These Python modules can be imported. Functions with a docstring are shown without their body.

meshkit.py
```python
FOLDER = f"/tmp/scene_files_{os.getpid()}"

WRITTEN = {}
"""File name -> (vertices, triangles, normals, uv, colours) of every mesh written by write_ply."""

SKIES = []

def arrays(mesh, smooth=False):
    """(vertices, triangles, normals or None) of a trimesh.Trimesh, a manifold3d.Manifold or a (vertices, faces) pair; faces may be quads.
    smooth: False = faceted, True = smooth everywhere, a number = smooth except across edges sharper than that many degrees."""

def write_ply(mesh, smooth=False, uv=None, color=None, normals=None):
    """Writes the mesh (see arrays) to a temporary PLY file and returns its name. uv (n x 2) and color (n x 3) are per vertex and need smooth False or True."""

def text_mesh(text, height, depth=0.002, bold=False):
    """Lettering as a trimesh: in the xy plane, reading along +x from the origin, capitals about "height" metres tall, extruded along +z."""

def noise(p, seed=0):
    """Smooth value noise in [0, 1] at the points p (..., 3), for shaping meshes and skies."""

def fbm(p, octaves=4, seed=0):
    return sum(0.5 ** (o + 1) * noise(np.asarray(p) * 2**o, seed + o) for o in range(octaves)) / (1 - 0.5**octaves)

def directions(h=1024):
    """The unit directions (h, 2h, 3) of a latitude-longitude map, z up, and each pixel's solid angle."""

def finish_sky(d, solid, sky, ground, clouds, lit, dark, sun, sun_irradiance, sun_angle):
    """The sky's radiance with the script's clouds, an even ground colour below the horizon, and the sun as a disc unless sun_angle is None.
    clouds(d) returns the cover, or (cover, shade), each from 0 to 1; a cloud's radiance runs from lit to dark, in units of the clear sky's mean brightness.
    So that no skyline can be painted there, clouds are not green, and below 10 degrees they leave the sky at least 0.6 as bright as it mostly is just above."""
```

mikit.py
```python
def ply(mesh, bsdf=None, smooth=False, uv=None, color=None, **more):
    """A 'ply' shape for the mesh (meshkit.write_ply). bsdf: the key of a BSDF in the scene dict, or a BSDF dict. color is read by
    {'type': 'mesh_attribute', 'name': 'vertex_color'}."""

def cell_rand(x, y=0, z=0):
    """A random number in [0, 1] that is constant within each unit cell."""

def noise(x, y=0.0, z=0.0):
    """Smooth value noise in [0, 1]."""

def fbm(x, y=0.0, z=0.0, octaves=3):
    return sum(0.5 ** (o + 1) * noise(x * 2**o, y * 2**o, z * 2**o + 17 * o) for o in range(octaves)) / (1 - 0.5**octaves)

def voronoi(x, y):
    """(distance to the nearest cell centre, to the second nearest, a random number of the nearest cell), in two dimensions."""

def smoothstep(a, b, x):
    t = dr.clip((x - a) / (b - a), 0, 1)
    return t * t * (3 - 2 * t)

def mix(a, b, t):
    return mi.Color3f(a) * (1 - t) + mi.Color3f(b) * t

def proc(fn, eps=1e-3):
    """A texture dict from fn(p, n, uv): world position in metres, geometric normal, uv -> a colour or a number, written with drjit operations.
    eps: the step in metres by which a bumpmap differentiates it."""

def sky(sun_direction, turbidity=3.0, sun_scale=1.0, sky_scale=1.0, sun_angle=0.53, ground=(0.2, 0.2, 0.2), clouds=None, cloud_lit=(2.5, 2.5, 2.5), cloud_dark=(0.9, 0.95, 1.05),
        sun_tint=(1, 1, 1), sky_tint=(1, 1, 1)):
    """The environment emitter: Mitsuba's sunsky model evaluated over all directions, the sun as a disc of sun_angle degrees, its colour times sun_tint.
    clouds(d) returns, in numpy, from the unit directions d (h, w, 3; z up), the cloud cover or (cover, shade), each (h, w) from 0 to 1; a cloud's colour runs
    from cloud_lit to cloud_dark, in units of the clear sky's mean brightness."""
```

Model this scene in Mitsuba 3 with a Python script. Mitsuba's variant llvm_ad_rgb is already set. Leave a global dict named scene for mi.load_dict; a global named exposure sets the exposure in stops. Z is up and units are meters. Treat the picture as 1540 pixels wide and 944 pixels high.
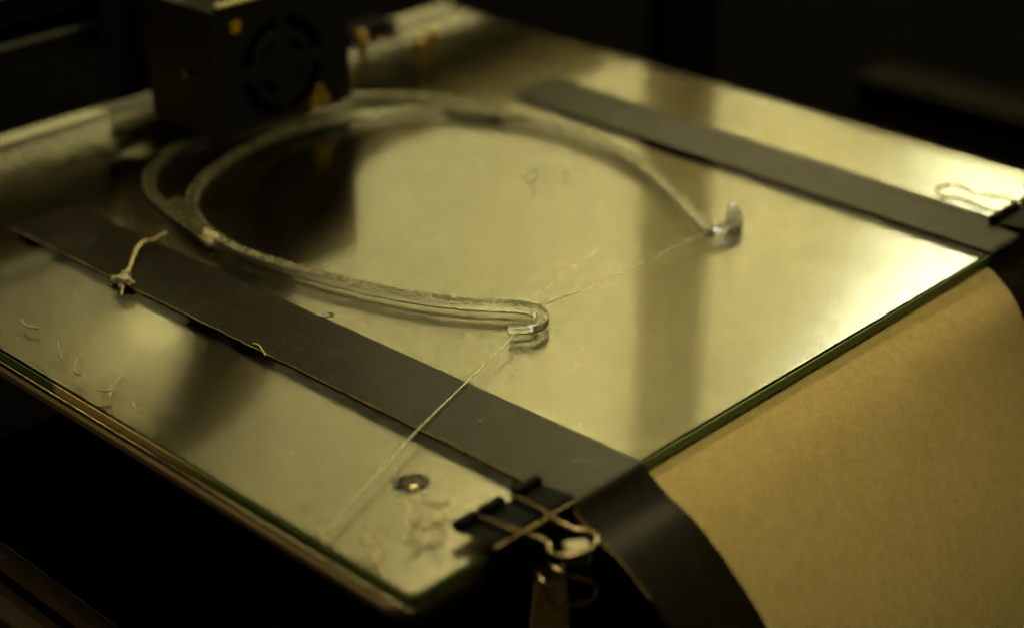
import math
import numpy as np, trimesh, mitsuba as mi, drjit as dr
import mikit, meshkit
from mikit import proc, noise, fbm, smoothstep, mix
from scipy.interpolate import splprep, splev, CubicSpline
from shapely.geometry import Polygon, Point, LineString
from shapely import affinity

T = mi.ScalarTransform4f
MM = 0.001
scene, labels = {}, {}
exposure = 0.0

# ------------------------------------------------------------------ camera
CAM = np.array([-204.234, -227.072, 222.508]) * MM
YAW, PITCH, ROLL = math.radians(43.967), math.radians(26.947), math.radians(-0.249)
FW = np.array([math.cos(PITCH) * math.cos(YAW), math.cos(PITCH) * math.sin(YAW), -math.sin(PITCH)])
RT = np.array([math.sin(YAW), -math.cos(YAW), 0.0])
UP0 = np.cross(RT, FW)
UP = -math.sin(ROLL) * RT + math.cos(ROLL) * UP0
scene['camera'] = {'type': 'thinlens', 'fov': 32.74, 'fov_axis': 'x', 'aperture_radius': 0.0052, 'focus_distance': 0.470,
                   'near_clip': 0.01, 'far_clip': 20.0,
                   'to_world': T().look_at(origin=CAM.tolist(), target=(CAM + FW).tolist(), up=UP.tolist())}

# ------------------------------------------------------------------ lamps
LIGHT = np.array([1.0, 0.875, 0.375])
LAMP_POS = np.array([0.86, 0.43, 0.665])
LAMP_R = 0.065
LAMP2_POS, LAMP2_L = np.array([0.70, 0.704, 0.80]), 4.5
LAMP3_POS, LAMP3_L = np.array([0.697, 1.036, 0.423]), 26.0
LAMP4_POS, LAMP4_L = np.array([-0.70, 0.35, 0.16]), 60.0
LAMP_L = 95.0
PANEL_L = 11.4

def rgb(v):
    return {'type': 'rgb', 'value': [float(x) for x in v]}

# ------------------------------------------------------------------ materials
def bs(key, d):
    scene[key] = d
    return key

def diffuse(key, c):
    return bs(key, {'type': 'twosided', 'bsdf': {'type': 'diffuse', 'reflectance': rgb(c)}})

def princ(key, c, rough=0.5, spec=0.5, metal=0.0, bump=None, **more):
    d = {'type': 'principled', 'base_color': c if isinstance(c, dict) else rgb(c), 'roughness': rough, 'specular': spec, 'metallic': metal, **more}
    if bump:
        d = {'type': 'bumpmap', 'arbitrary': proc(bump[0], eps=bump[1]), 'scale': bump[2], 'bsdf': d}
    return bs(key, {'type': 'twosided', 'bsdf': d})

def brush(p, n, uv):
    a = noise(p.x * 5200.0, p.y * 60.0, 3.0)
    b = noise(p.x * 1900.0, p.y * 25.0, 9.0)
    return mi.Float(0.5 * a + 0.9 * b)

def streak(p):
    return 0.86 + 0.20 * noise(p.x * 3300.0, p.y * 45.0, 1.0) + 0.05 * noise(p.x * 900.0, p.y * 14.0, 5.0)

def streak_a(p, n, uv):
    return mi.Color3f(0.80, 0.785, 0.75) * streak(p)

def streak_b(p, n, uv):
    return mi.Color3f(0.82, 0.70, 0.47) * streak(p)

bs('metal_brushed', {'type': 'twosided', 'bsdf': {'type': 'bumpmap', 'arbitrary': proc(brush, eps=2e-5), 'scale': 7.0e-7,
    'bsdf': {'type': 'blendbsdf', 'weight': 0.60,
             'a': {'type': 'roughconductor', 'material': 'Al', 'distribution': 'beckmann', 'alpha_u': 0.095, 'alpha_v': 0.035, 'specular_reflectance': proc(streak_a)},
             'b': {'type': 'roughconductor', 'material': 'Al', 'distribution': 'beckmann', 'alpha_u': 0.34, 'alpha_v': 0.045, 'specular_reflectance': proc(streak_b)}}}})
bs('metal_plain', {'type': 'twosided', 'bsdf': {'type': 'roughconductor', 'material': 'Al', 'alpha': 0.22, 'specular_reflectance': rgb((0.8, 0.78, 0.7))}})
bs('wire_metal', {'type': 'twosided', 'bsdf': {'type': 'roughconductor', 'material': 'Cr', 'alpha': 0.075, 'specular_reflectance': rgb((1.0, 0.82, 0.50))}})
bs('edge_metal', {'type': 'twosided', 'bsdf': {'type': 'blendbsdf', 'weight': 0.45, 'a': {'type': 'roughconductor', 'material': 'Al', 'alpha': 0.3, 'specular_reflectance': rgb((0.8, 0.78, 0.7))}, 'b': {'type': 'diffuse', 'reflectance': rgb((0.22, 0.19, 0.11))}}})
bs('brass', {'type': 'twosided', 'bsdf': {'type': 'roughconductor', 'material': 'Cu', 'alpha': 0.04, 'specular_reflectance': rgb((1.0, 1.0, 0.75))}})
bs('glass_clear', {'type': 'dielectric', 'int_ior': 1.52, 'ext_ior': 1.0})
bs('plastic_clear', {'type': 'blendbsdf', 'weight': 0.05, 'a': {'type': 'roughdielectric', 'int_ior': 1.34, 'ext_ior': 1.0, 'alpha': 0.02, 'distribution': 'ggx'}, 'b': {'type': 'twosided', 'bsdf': {'type': 'principled', 'base_color': rgb((0.95, 0.86, 0.50)), 'roughness': 0.15, 'specular': 0.8}}})
scene['glass_medium'] = {'type': 'homogeneous', 'albedo': rgb((0, 0, 0)), 'sigma_t': rgb((0.65, 0.25, 0.95)), 'scale': 9.0}
scene['plastic_medium'] = {'type': 'homogeneous', 'albedo': rgb((0, 0, 0)), 'sigma_t': rgb((0.42, 0.30, 0.95)), 'scale': 25.0}
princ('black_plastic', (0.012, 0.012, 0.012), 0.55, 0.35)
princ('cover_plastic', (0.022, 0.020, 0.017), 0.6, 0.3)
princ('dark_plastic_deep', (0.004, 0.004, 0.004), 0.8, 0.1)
princ('black_metal', (0.010, 0.010, 0.010), 0.45, 0.4)
princ('clip_black', (0.009, 0.010, 0.012), 0.4, 0.02)
princ('ground_glass', (0.13, 0.22, 0.05), 0.45, 0.5)
def edge_color(p, n, uv):  # gold stretch is a reflection painted into the green edge colour
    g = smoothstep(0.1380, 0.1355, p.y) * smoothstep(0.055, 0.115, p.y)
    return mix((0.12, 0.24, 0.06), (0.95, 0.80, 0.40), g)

princ('glass_edge_gleam', proc(edge_color), 0.35, 0.5)
princ('dark_anodised', (0.008, 0.006, 0.004), 0.6, 0.015)

def film_opacity(p, n, uv):
    r = dr.sqrt(dr.square(uv.x - 0.5) + dr.square(uv.y - 0.5)) * 2.0
    return mi.Float(0.42 * (1.0 - smoothstep(0.25, 1.0, r)) * (0.35 + 0.65 * smoothstep(0.35, 0.7, fbm(p.x * 120.0, p.y * 120.0, 3.0))))

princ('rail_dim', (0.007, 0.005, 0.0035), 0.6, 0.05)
princ('hook_plastic', (0.92, 0.84, 0.54), 0.2, 0.8)
princ('gold_metal', (1.0, 0.72, 0.22), 0.24, 0.5, 0.85)
bs('glue_film', {'type': 'mask', 'opacity': proc(film_opacity), 'bsdf': {'type': 'twosided', 'bsdf': {'type': 'diffuse', 'reflectance': rgb((0.72, 0.72, 0.50))}}})
princ('tan_fray', (0.42, 0.31, 0.08), 0.5, 0.4)
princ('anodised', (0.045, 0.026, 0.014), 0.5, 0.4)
princ('yellow_print', (0.75, 0.45, 0.03), 0.5, 0.4)
princ('white_plastic', (0.75, 0.72, 0.6), 0.4, 0.5)
princ('string_plastic', (0.92, 0.86, 0.66), 0.3, 0.6)
princ('flake_plastic', (0.62, 0.56, 0.40), 0.5, 0.4)
princ('brown_string', (0.78, 0.64, 0.34), 0.4, 0.5)
bs('bead_plastic', {'type': 'blendbsdf', 'weight': 0.82, 'a': {'type': 'roughdielectric', 'int_ior': 1.3, 'ext_ior': 1.0, 'alpha': 0.06, 'distribution': 'ggx'}, 'b': {'type': 'twosided', 'bsdf': {'type': 'principled', 'base_color': rgb((0.92, 0.86, 0.66)), 'roughness': 0.2, 'specular': 0.8}}})
princ('refraction_green', (0.020, 0.035, 0.010), 0.25, 0.6)
princ('bracket_metal', (0.72, 0.68, 0.34), 0.5, 0.5, 0.1)
princ('lip_paint', (0.88, 0.84, 0.66), 0.45, 0.5)
diffuse('bench_black', (0.003, 0.003, 0.003))
diffuse('wall_paint', (0.70, 0.69, 0.64))

def weave(p, n, uv):
    u = (p.x + p.y) * 1500.0
    v = (p.x - p.y) * 1500.0
    k = dr.floor(p.x * 2100.0)
    return mi.Float(0.5 + 0.25 * dr.sin(p.y * 9000.0 + dr.pi * k) + 0.35 * noise(p.x * 2500.0, p.y * 2500.0) + 0.3 * noise(p.x * 500.0, p.y * 500.0))

def tape_color(p, n, uv):
    g = fbm(p.x * 160.0, p.y * 160.0, p.z * 160.0)
    f = noise(p.x * 1700.0, p.y * 900.0, p.z * 900.0)
    s = smoothstep(0.62, 0.85, g)
    w = smoothstep(0.55, 0.95, noise(p.x * 2600.0 + p.y * 1500.0, p.y * 2600.0 - p.x * 1500.0, p.z * 2000.0)) * noise(p.x * 300.0, p.y * 300.0, 5.0)
    return mix((0.005, 0.004, 0.0025), (0.028, 0.021, 0.011), 0.35 * f + 0.5 * s + 1.6 * w)

princ('cloth_tape', proc(tape_color), 0.40, 0.18, bump=(weave, 4e-5, 9e-5))

def kraft_color(p, n, uv):
    a = fbm(uv.x * 420.0, uv.y * 420.0, 1.0, octaves=4)
    b = noise(uv.x * 1500.0, uv.y * 5200.0, 4.0)
    c = noise(uv.x * 4200.0 + uv.y * 2000.0, uv.y * 1400.0 - uv.x * 700.0, 8.0)
    d = fbm(uv.x * 60.0, uv.y * 60.0, 2.0)
    t = 0.30 * a + 0.30 * b + 0.30 * c + 0.12 * d
    return mix((0.42, 0.31, 0.14), (0.74, 0.565, 0.285), dr.clip(t, 0, 1))

princ('kraft', proc(kraft_color), 0.85, 0.15)

# ------------------------------------------------------------------ mesh helpers (all in millimetres)
def mesh(v, f):
    return trimesh.Trimesh(np.asarray(v, float), np.asarray(f, int), process=False)

def join(ms):
    return trimesh.util.concatenate(ms)

def box(x0, x1, y0, y1, z0, z1, ch=0.0):
    if ch <= 0:
        b = trimesh.creation.box((x1 - x0, y1 - y0, z1 - z0))
        b.apply_translation(((x0 + x1) / 2, (y0 + y1) / 2, (z0 + z1) / 2))
        return b
    lo = [(ch, z0), (0, z0 + ch), (0, z1 - ch), (ch, z1)]
    return loft(x0, x1, y0, y1, 2 * ch, lo, 3)

def rr(x0, x1, y0, y1, r, n):
    out = []
    for cx, cy, a0 in ((x1 - r, y1 - r, 0), (x0 + r, y1 - r, 90), (x0 + r, y0 + r, 180), (x1 - r, y0 + r, 270)):
        for k in range(n + 1):
            a = math.radians(a0 + 90 * k / n)
            out.append((cx + r * math.cos(a), cy + r * math.sin(a)))
    return np.array(out)

def loft(x0, x1, y0, y1, r, levels, n=8, top=True, bottom=True):
    """rounded slab: levels = [(inset, z), ...] from bottom to top"""
    rings = []
    for ins, z in levels:
        q = rr(x0 + ins, x1 - ins, y0 + ins, y1 - ins, max(r - ins, 0.05), n)
        rings.append(np.c_[q, np.full(len(q), z)])
    m = len(rings[0]); v = np.vstack(rings); f = []
    for k in range(len(rings) - 1):
        for i in range(m):
            j = (i + 1) % m
            f += [(k * m + i, k * m + j, (k + 1) * m + j), (k * m + i, (k + 1) * m + j, (k + 1) * m + i)]
    if bottom:
        c = len(v); v = np.vstack([v, [[(x0 + x1) / 2, (y0 + y1) / 2, levels[0][1]]]])
        f += [(c, (i + 1) % m, i) for i in range(m)]
    if top:
        c = len(v); v = np.vstack([v, [[(x0 + x1) / 2, (y0 + y1) / 2, levels[-1][1]]]])
        b = (len(rings) - 1) * m
        f += [(c, b + i, b + (i + 1) % m) for i in range(m)]
    return mesh(v, f)

def spline(pts, step, s=0.0, closed=False):
    pts = np.asarray(pts, float)
    k = min(3, len(pts) - 1)
    tck, u = splprep(pts.T, s=s, k=k, per=closed)
    d = np.array(splev(np.linspace(0, 1, 800), tck)).T
    L = np.linalg.norm(np.diff(d, axis=0), axis=1).sum()
    n = max(int(L / step), 3)
    # equal arc length
    acc = np.r_[0, np.cumsum(np.linalg.norm(np.diff(d, axis=0), axis=1))]
    t = np.interp(np.linspace(0, L, n + 1), acc, np.linspace(0, 1, 800))
    return np.array(splev(t, tck)).T

def tube(pts, r, sides=10, cap=True):
    p = np.asarray(pts, float); n = len(p)
    r = np.broadcast_to(r, (n,))
    t = np.gradient(p, axis=0); t /= np.linalg.norm(t, axis=1, keepdims=True) + 1e-12
    a = np.zeros_like(p)
    ref = np.array([0, 0, 1.0]) if abs(t[0, 2]) < 0.9 else np.array([1.0, 0, 0])
    x = np.cross(t[0], ref); x /= np.linalg.norm(x)
    for i in range(n):
        x = x - t[i] * (x @ t[i]); x /= np.linalg.norm(x) + 1e-12
        a[i] = x
    b = np.cross(t, a)
    th = np.arange(sides) * 2 * np.pi / sides
    v = p[:, None] + r[:, None, None] * (np.cos(th)[None, :, None] * a[:, None] + np.sin(th)[None, :, None] * b[:, None])
    v = v.reshape(-1, 3); f = []
    for i in range(n - 1):
        for j in range(sides):
            k = (j + 1) % sides
            f += [(i * sides + j, i * sides + k, (i + 1) * sides + k), (i * sides + j, (i + 1) * sides + k, (i + 1) * sides + j)]
    if cap:
        c0, c1 = len(v), len(v) + 1
        v = np.vstack([v, p[:1], p[-1:]])
        f += [(c0, (j + 1) % sides, j) for j in range(sides)]
        o = (n - 1) * sides
        f += [(c1, o + j, o + (j + 1) % sides) for j in range(sides)]
    return mesh(v, f)

def prism(poly, z0, z1):
    m = trimesh.creation.extrude_polygon(poly, z1 - z0, engine='earcut')
    m.apply_translation((0, 0, z0))
    return m

def obj(name, m, bsdf, parent=None, smooth=35, label=None, category=None, group=None, kind=None, uv=None, **more):
    key = parent + '__' + name if parent else name
    if key in scene:
        n = 1
        while f'{key}_{n:03d}' in scene:
            n += 1
        key = f'{key}_{n:03d}'
    m = m.copy(); m.vertices = m.vertices * MM
    if smooth and smooth is not True:
        m.merge_vertices()
    scene[key] = mikit.ply(m, bsdf, smooth=smooth, uv=uv, **more)
    tag(key, label, category, group, kind)
    return key

def tag(key, label=None, category=None, group=None, kind=None):
    d = {k: v for k, v in (('label', label), ('category', category), ('group', group), ('kind', kind)) if v}
    if d:
        labels[key] = {**labels.get(key, {}), **d}
    return key

rng = np.random.default_rng(11)

# ------------------------------------------------------------------ setting: bench top and the pale wall behind, both outside the sharp zone
bench = box(-900, 1500, -900, 1500, -170, -140)
obj('bench_top', bench, 'bench_black', smooth=False, kind='structure', label='dark bench top far below the printer bed')
wn = np.array([math.cos(math.radians(40)), math.sin(math.radians(40)), 0.0]); wt = np.array([-wn[1], wn[0], 0.0])
w0 = wn * 1400.0
wv = [w0 + wt * a + np.array([0, 0, z]) for a, z in ((-2200, -700), (2200, -700), (2200, 2300), (-2200, 2300))]
wv += [q + wn * 60 for q in wv]
wall = mesh(wv, [(0, 2, 1), (0, 3, 2), (4, 5, 6), (4, 6, 7), (3, 7, 6), (3, 6, 2), (0, 1, 5), (0, 5, 4), (1, 2, 6), (1, 6, 5), (0, 4, 7), (0, 7, 3)])
wall.fix_normals()
obj('wall', wall, 'wall_paint', smooth=False, kind='structure', label='pale wall that the metal bed mirrors')

# lamps in front of the wall: two hanging globes and an added hidden bulb that brightens the wall low down
def hanging(pos, r, L, label):
    c = np.asarray(pos) * 1000
    key = 'pendant_lamp'
    if key + '__globe' in scene:
        key = 'pendant_lamp_001'
    g = trimesh.creation.icosphere(subdivisions=3, radius=r * 1000); g.apply_translation(c)
    obj('globe', g, 'wall_paint', key, smooth=True, emitter={'type': 'area', 'radiance': rgb(LIGHT * L)})
    k = trimesh.creation.cylinder(22, 40, sections=24); k.apply_translation(c + [0, 0, r * 1000 + 21])
    obj('socket', k, 'black_plastic', key)
    obj('cord', tube([c + [0, 0, r * 1000 + 42], c + [0, 0, 500], c + [0, 0, 1500]], 3), 'black_plastic', key)
    tag(key, label, 'lamp')
hanging(LAMP_POS, LAMP_R, LAMP_L, 'round hanging lamp on the right in front of the pale wall')
hanging(LAMP2_POS, 0.06, LAMP2_L, 'round hanging lamp on the left in front of the pale wall')
c3 = LAMP3_POS * 1000
g3 = trimesh.creation.icosphere(subdivisions=3, radius=35); g3.apply_translation(c3)
obj('bulb', g3, 'wall_paint', 'added_wall_bulb', smooth=True, emitter={'type': 'area', 'radiance': rgb(LIGHT * LAMP3_L)})
obj('stem', tube([[c3[0], c3[1], -139], [c3[0], c3[1], 100], [c3[0], c3[1], c3[2] - 36]], 8), 'black_plastic', 'added_wall_bulb')
tag('added_wall_bulb', 'added hidden bulb on a black stand that brightens the wall behind the printer', 'lamp')
c4 = LAMP4_POS * 1000
g4 = trimesh.creation.icosphere(subdivisions=3, radius=25); g4.apply_translation(c4)
obj('bulb', g4, 'wall_paint', 'amber_lamp', smooth=True, emitter={'type': 'area', 'radiance': rgb(np.array([1.0, 0.62, 0.2]) * LAMP4_L)})
obj('stem', tube([[c4[0], c4[1], -139], [c4[0], c4[1], 0], [c4[0], c4[1], c4[2] - 26]], 7), 'black_plastic', 'amber_lamp')
tag('amber_lamp', 'small amber bulb on a stand left of the printer', 'lamp')
# ceiling panel above the front of the printer
px, py, pz = 330, -60, 1250
obj('diffuser', box(px - 200, px + 200, py - 200, py + 200, pz, pz + 8), 'wall_paint', 'ceiling_lamp', smooth=False, emitter={'type': 'area', 'radiance': rgb(LIGHT * PANEL_L)})
hs_ = [box(px - 215, px + 215, py - 215, py + 215, pz + 9, pz + 40)]
for sx, sy in ((1, 0), (-1, 0), (0, 1), (0, -1)):
    ax_, ay_ = (4, 215) if sx else (207, 4)
    hs_.append(box(px + sx * 211 - ax_, px + sx * 211 + ax_, py + sy * 211 - ay_, py + sy * 211 + ay_, pz - 210, pz + 8.5))
obj('housing', join(hs_), 'black_metal', 'ceiling_lamp', smooth=False)
tag('ceiling_lamp', 'square ceiling lamp above the printer', 'lamp')

# ------------------------------------------------------------------ the bed: metal plate and glass
BX0, BX1, BY0, BY1 = -1.6, 307.2, 0.2, 307.0
ZT, ZB = -4.45, -7.6
plate = loft(BX0, BX1, BY0, BY1, 8, [(0.5, ZB), (0, ZB + 0.5), (0, ZT - 0.9), (0.6, ZT)], 10, top=False)
obj('plate', plate, 'edge_metal', 'heated_bed', smooth=25)
q = rr(BX0 + 0.6, BX1 - 0.6, BY0 + 0.6, BY1 - 0.6, 7.4, 10)
tv = np.vstack([np.c_[q, np.full(len(q), ZT)], [[(BX0 + BX1) / 2, (BY0 + BY1) / 2, ZT]]])
tf = [(len(q), i, (i + 1) % len(q)) for i in range(len(q))]
obj('brushed_face', mesh(tv, tf), 'metal_brushed', 'heated_bed', smooth=False, uv=tv[:, :2] * MM)
obj('rear_lip', box(BX0 + 1, BX1 - 1, 297.2, 306.0, ZT + 0.2, ZT + 4.2, 0.8), 'lip_paint', 'heated_bed', smooth=25, label='pale rear lip of the bed')
tag('heated_bed', 'brushed metal bed plate under the clear glass sheet', 'printer bed')

GT = -4.1
GY1 = 296.5
glass = loft(0, 305.5, 0, GY1, 2.5, [(0.35, GT), (0, GT + 0.35), (0, -0.35), (0.35, 0.0)], 8)
obj('sheet', glass, 'glass_clear', 'glass_sheet', smooth=False, interior={'type': 'ref', 'id': 'glass_medium'})
tag('glass_sheet', label='clear square glass sheet with green edges clipped on the metal bed', category='glass')
def edge_band(pts, z0, z1, off, th):
    """a thin band standing along the outside of the glass edge; pts is the polyline of the edge, walked with the glass on its left"""
    ls = LineString(pts)
    a = ls.buffer(off + th, cap_style='flat', join_style='round', single_sided=False)
    p = Polygon(np.vstack([np.array(ls.parallel_offset(off, 'right').coords), np.array(ls.parallel_offset(off + th, 'right').coords)[::-1]]))
    m = prism(p.buffer(0), z0, z1); m.fix_normals()
    return m
cn = [(2.5 - 2.5 * math.cos(t), 2.5 - 2.5 * math.sin(t)) for t in np.linspace(0, math.pi / 2, 8)]
obj('left_edge', edge_band([(0, 290), (0, 45.5)], -2.9, -0.45, 0.15, 0.2), 'glass_edge_gleam', 'glass_sheet', smooth=False, label='left glass edge, green with a golden reflection painted in')
obj('ground_edge', edge_band([(0, 45)] + cn + [(303, 0)], -2.9, -0.45, 0.15, 0.2), 'ground_glass', 'glass_sheet', smooth=False)

# ------------------------------------------------------------------ kraft paper draped from under the glass over the front
LC = np.array([(0, -4.2), (-5, -5.0), (-10, -6.5), (-16, -9.2), (-22, -13.2), (-29, -19.2), (-39, -29.3), (-50, -43), (-62, -62), (-72, -84), (-82, -112), (-88, -132)], float)
RC = np.array([(0, -4.3), (-1.5, -5.2), (-4, -6.8), (-7, -9.0), (-10.7, -12.6), (-13.7, -17.4), (-18, -26), (-25, -40), (-34, -58), (-44, -80), (-54, -108), (-60, -130)], float)
def curve(c, n):
    d = spline(c, 0.5)
    i = np.linspace(0, len(d) - 1, n)
    return np.stack([np.interp(i, np.arange(len(d)), d[:, k]) for k in (0, 1)], 1)
NS = 90
LCs, RCs = curve(LC, NS), curve(RC, NS)
def drape(t):
    t = np.clip(t, -0.2, 1.25)
    s = np.sign(t) * abs(t) ** 1.6
    return LCs * (1 - s) + RCs * s
def sheet(xs, rows, th, y_lift=0.0):
    """rows(x) -> (n, 2) of (y, z); a thin sheet of thickness th built downwards"""
    P = []
    for x in xs:
        c = rows(x); P.append(np.c_[np.full(len(c), x), c])
    P = np.array(P); a, b = P.shape[:2]
    t = np.gradient(P, axis=1); nn = np.cross(np.array([1.0, 0, 0]), t); nn /= np.linalg.norm(nn, axis=2, keepdims=True)
    nn = np.where(nn[..., 2:] < 0, -nn, nn)
    top, bot = P.reshape(-1, 3), (P - nn * th).reshape(-1, 3)
    arc = np.cumsum(np.r_[0, np.linalg.norm(np.diff(P[0], axis=0), axis=1)])
    uvt = np.stack(np.meshgrid(xs, arc, indexing='ij'), -1).reshape(-1, 2) * MM
    f = []; o = len(top)
    for i in range(a - 1):
        for j in range(b - 1):
            q0, q1, q2, q3 = i * b + j, i * b + j + 1, (i + 1) * b + j + 1, (i + 1) * b + j
            f += [(q0, q1, q2), (q0, q2, q3), (o + q0, o + q2, o + q1), (o + q0, o + q3, o + q2)]
    loop = [j for j in range(b)] + [i * b + b - 1 for i in range(1, a)] + [(a - 1) * b + j for j in range(b - 2, -1, -1)] + [i * b for i in range(a - 2, 0, -1)]
    for k in range(len(loop)):
        m, n = loop[k], loop[(k + 1) % len(loop)]
        f += [(m, o + m, o + n), (m, o + n, n)]
    return mesh(np.vstack([top, bot]), f), np.vstack([uvt, uvt])
xs = np.linspace(58, 252, 60)
km, kuv = sheet(xs, lambda x: drape((x - 75) / 164.0), 0.25)
obj('kraft_paper', km, 'kraft', smooth=True, uv=kuv, label='brown kraft paper sheet draped down from the front edge of the glass', category='paper')

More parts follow.
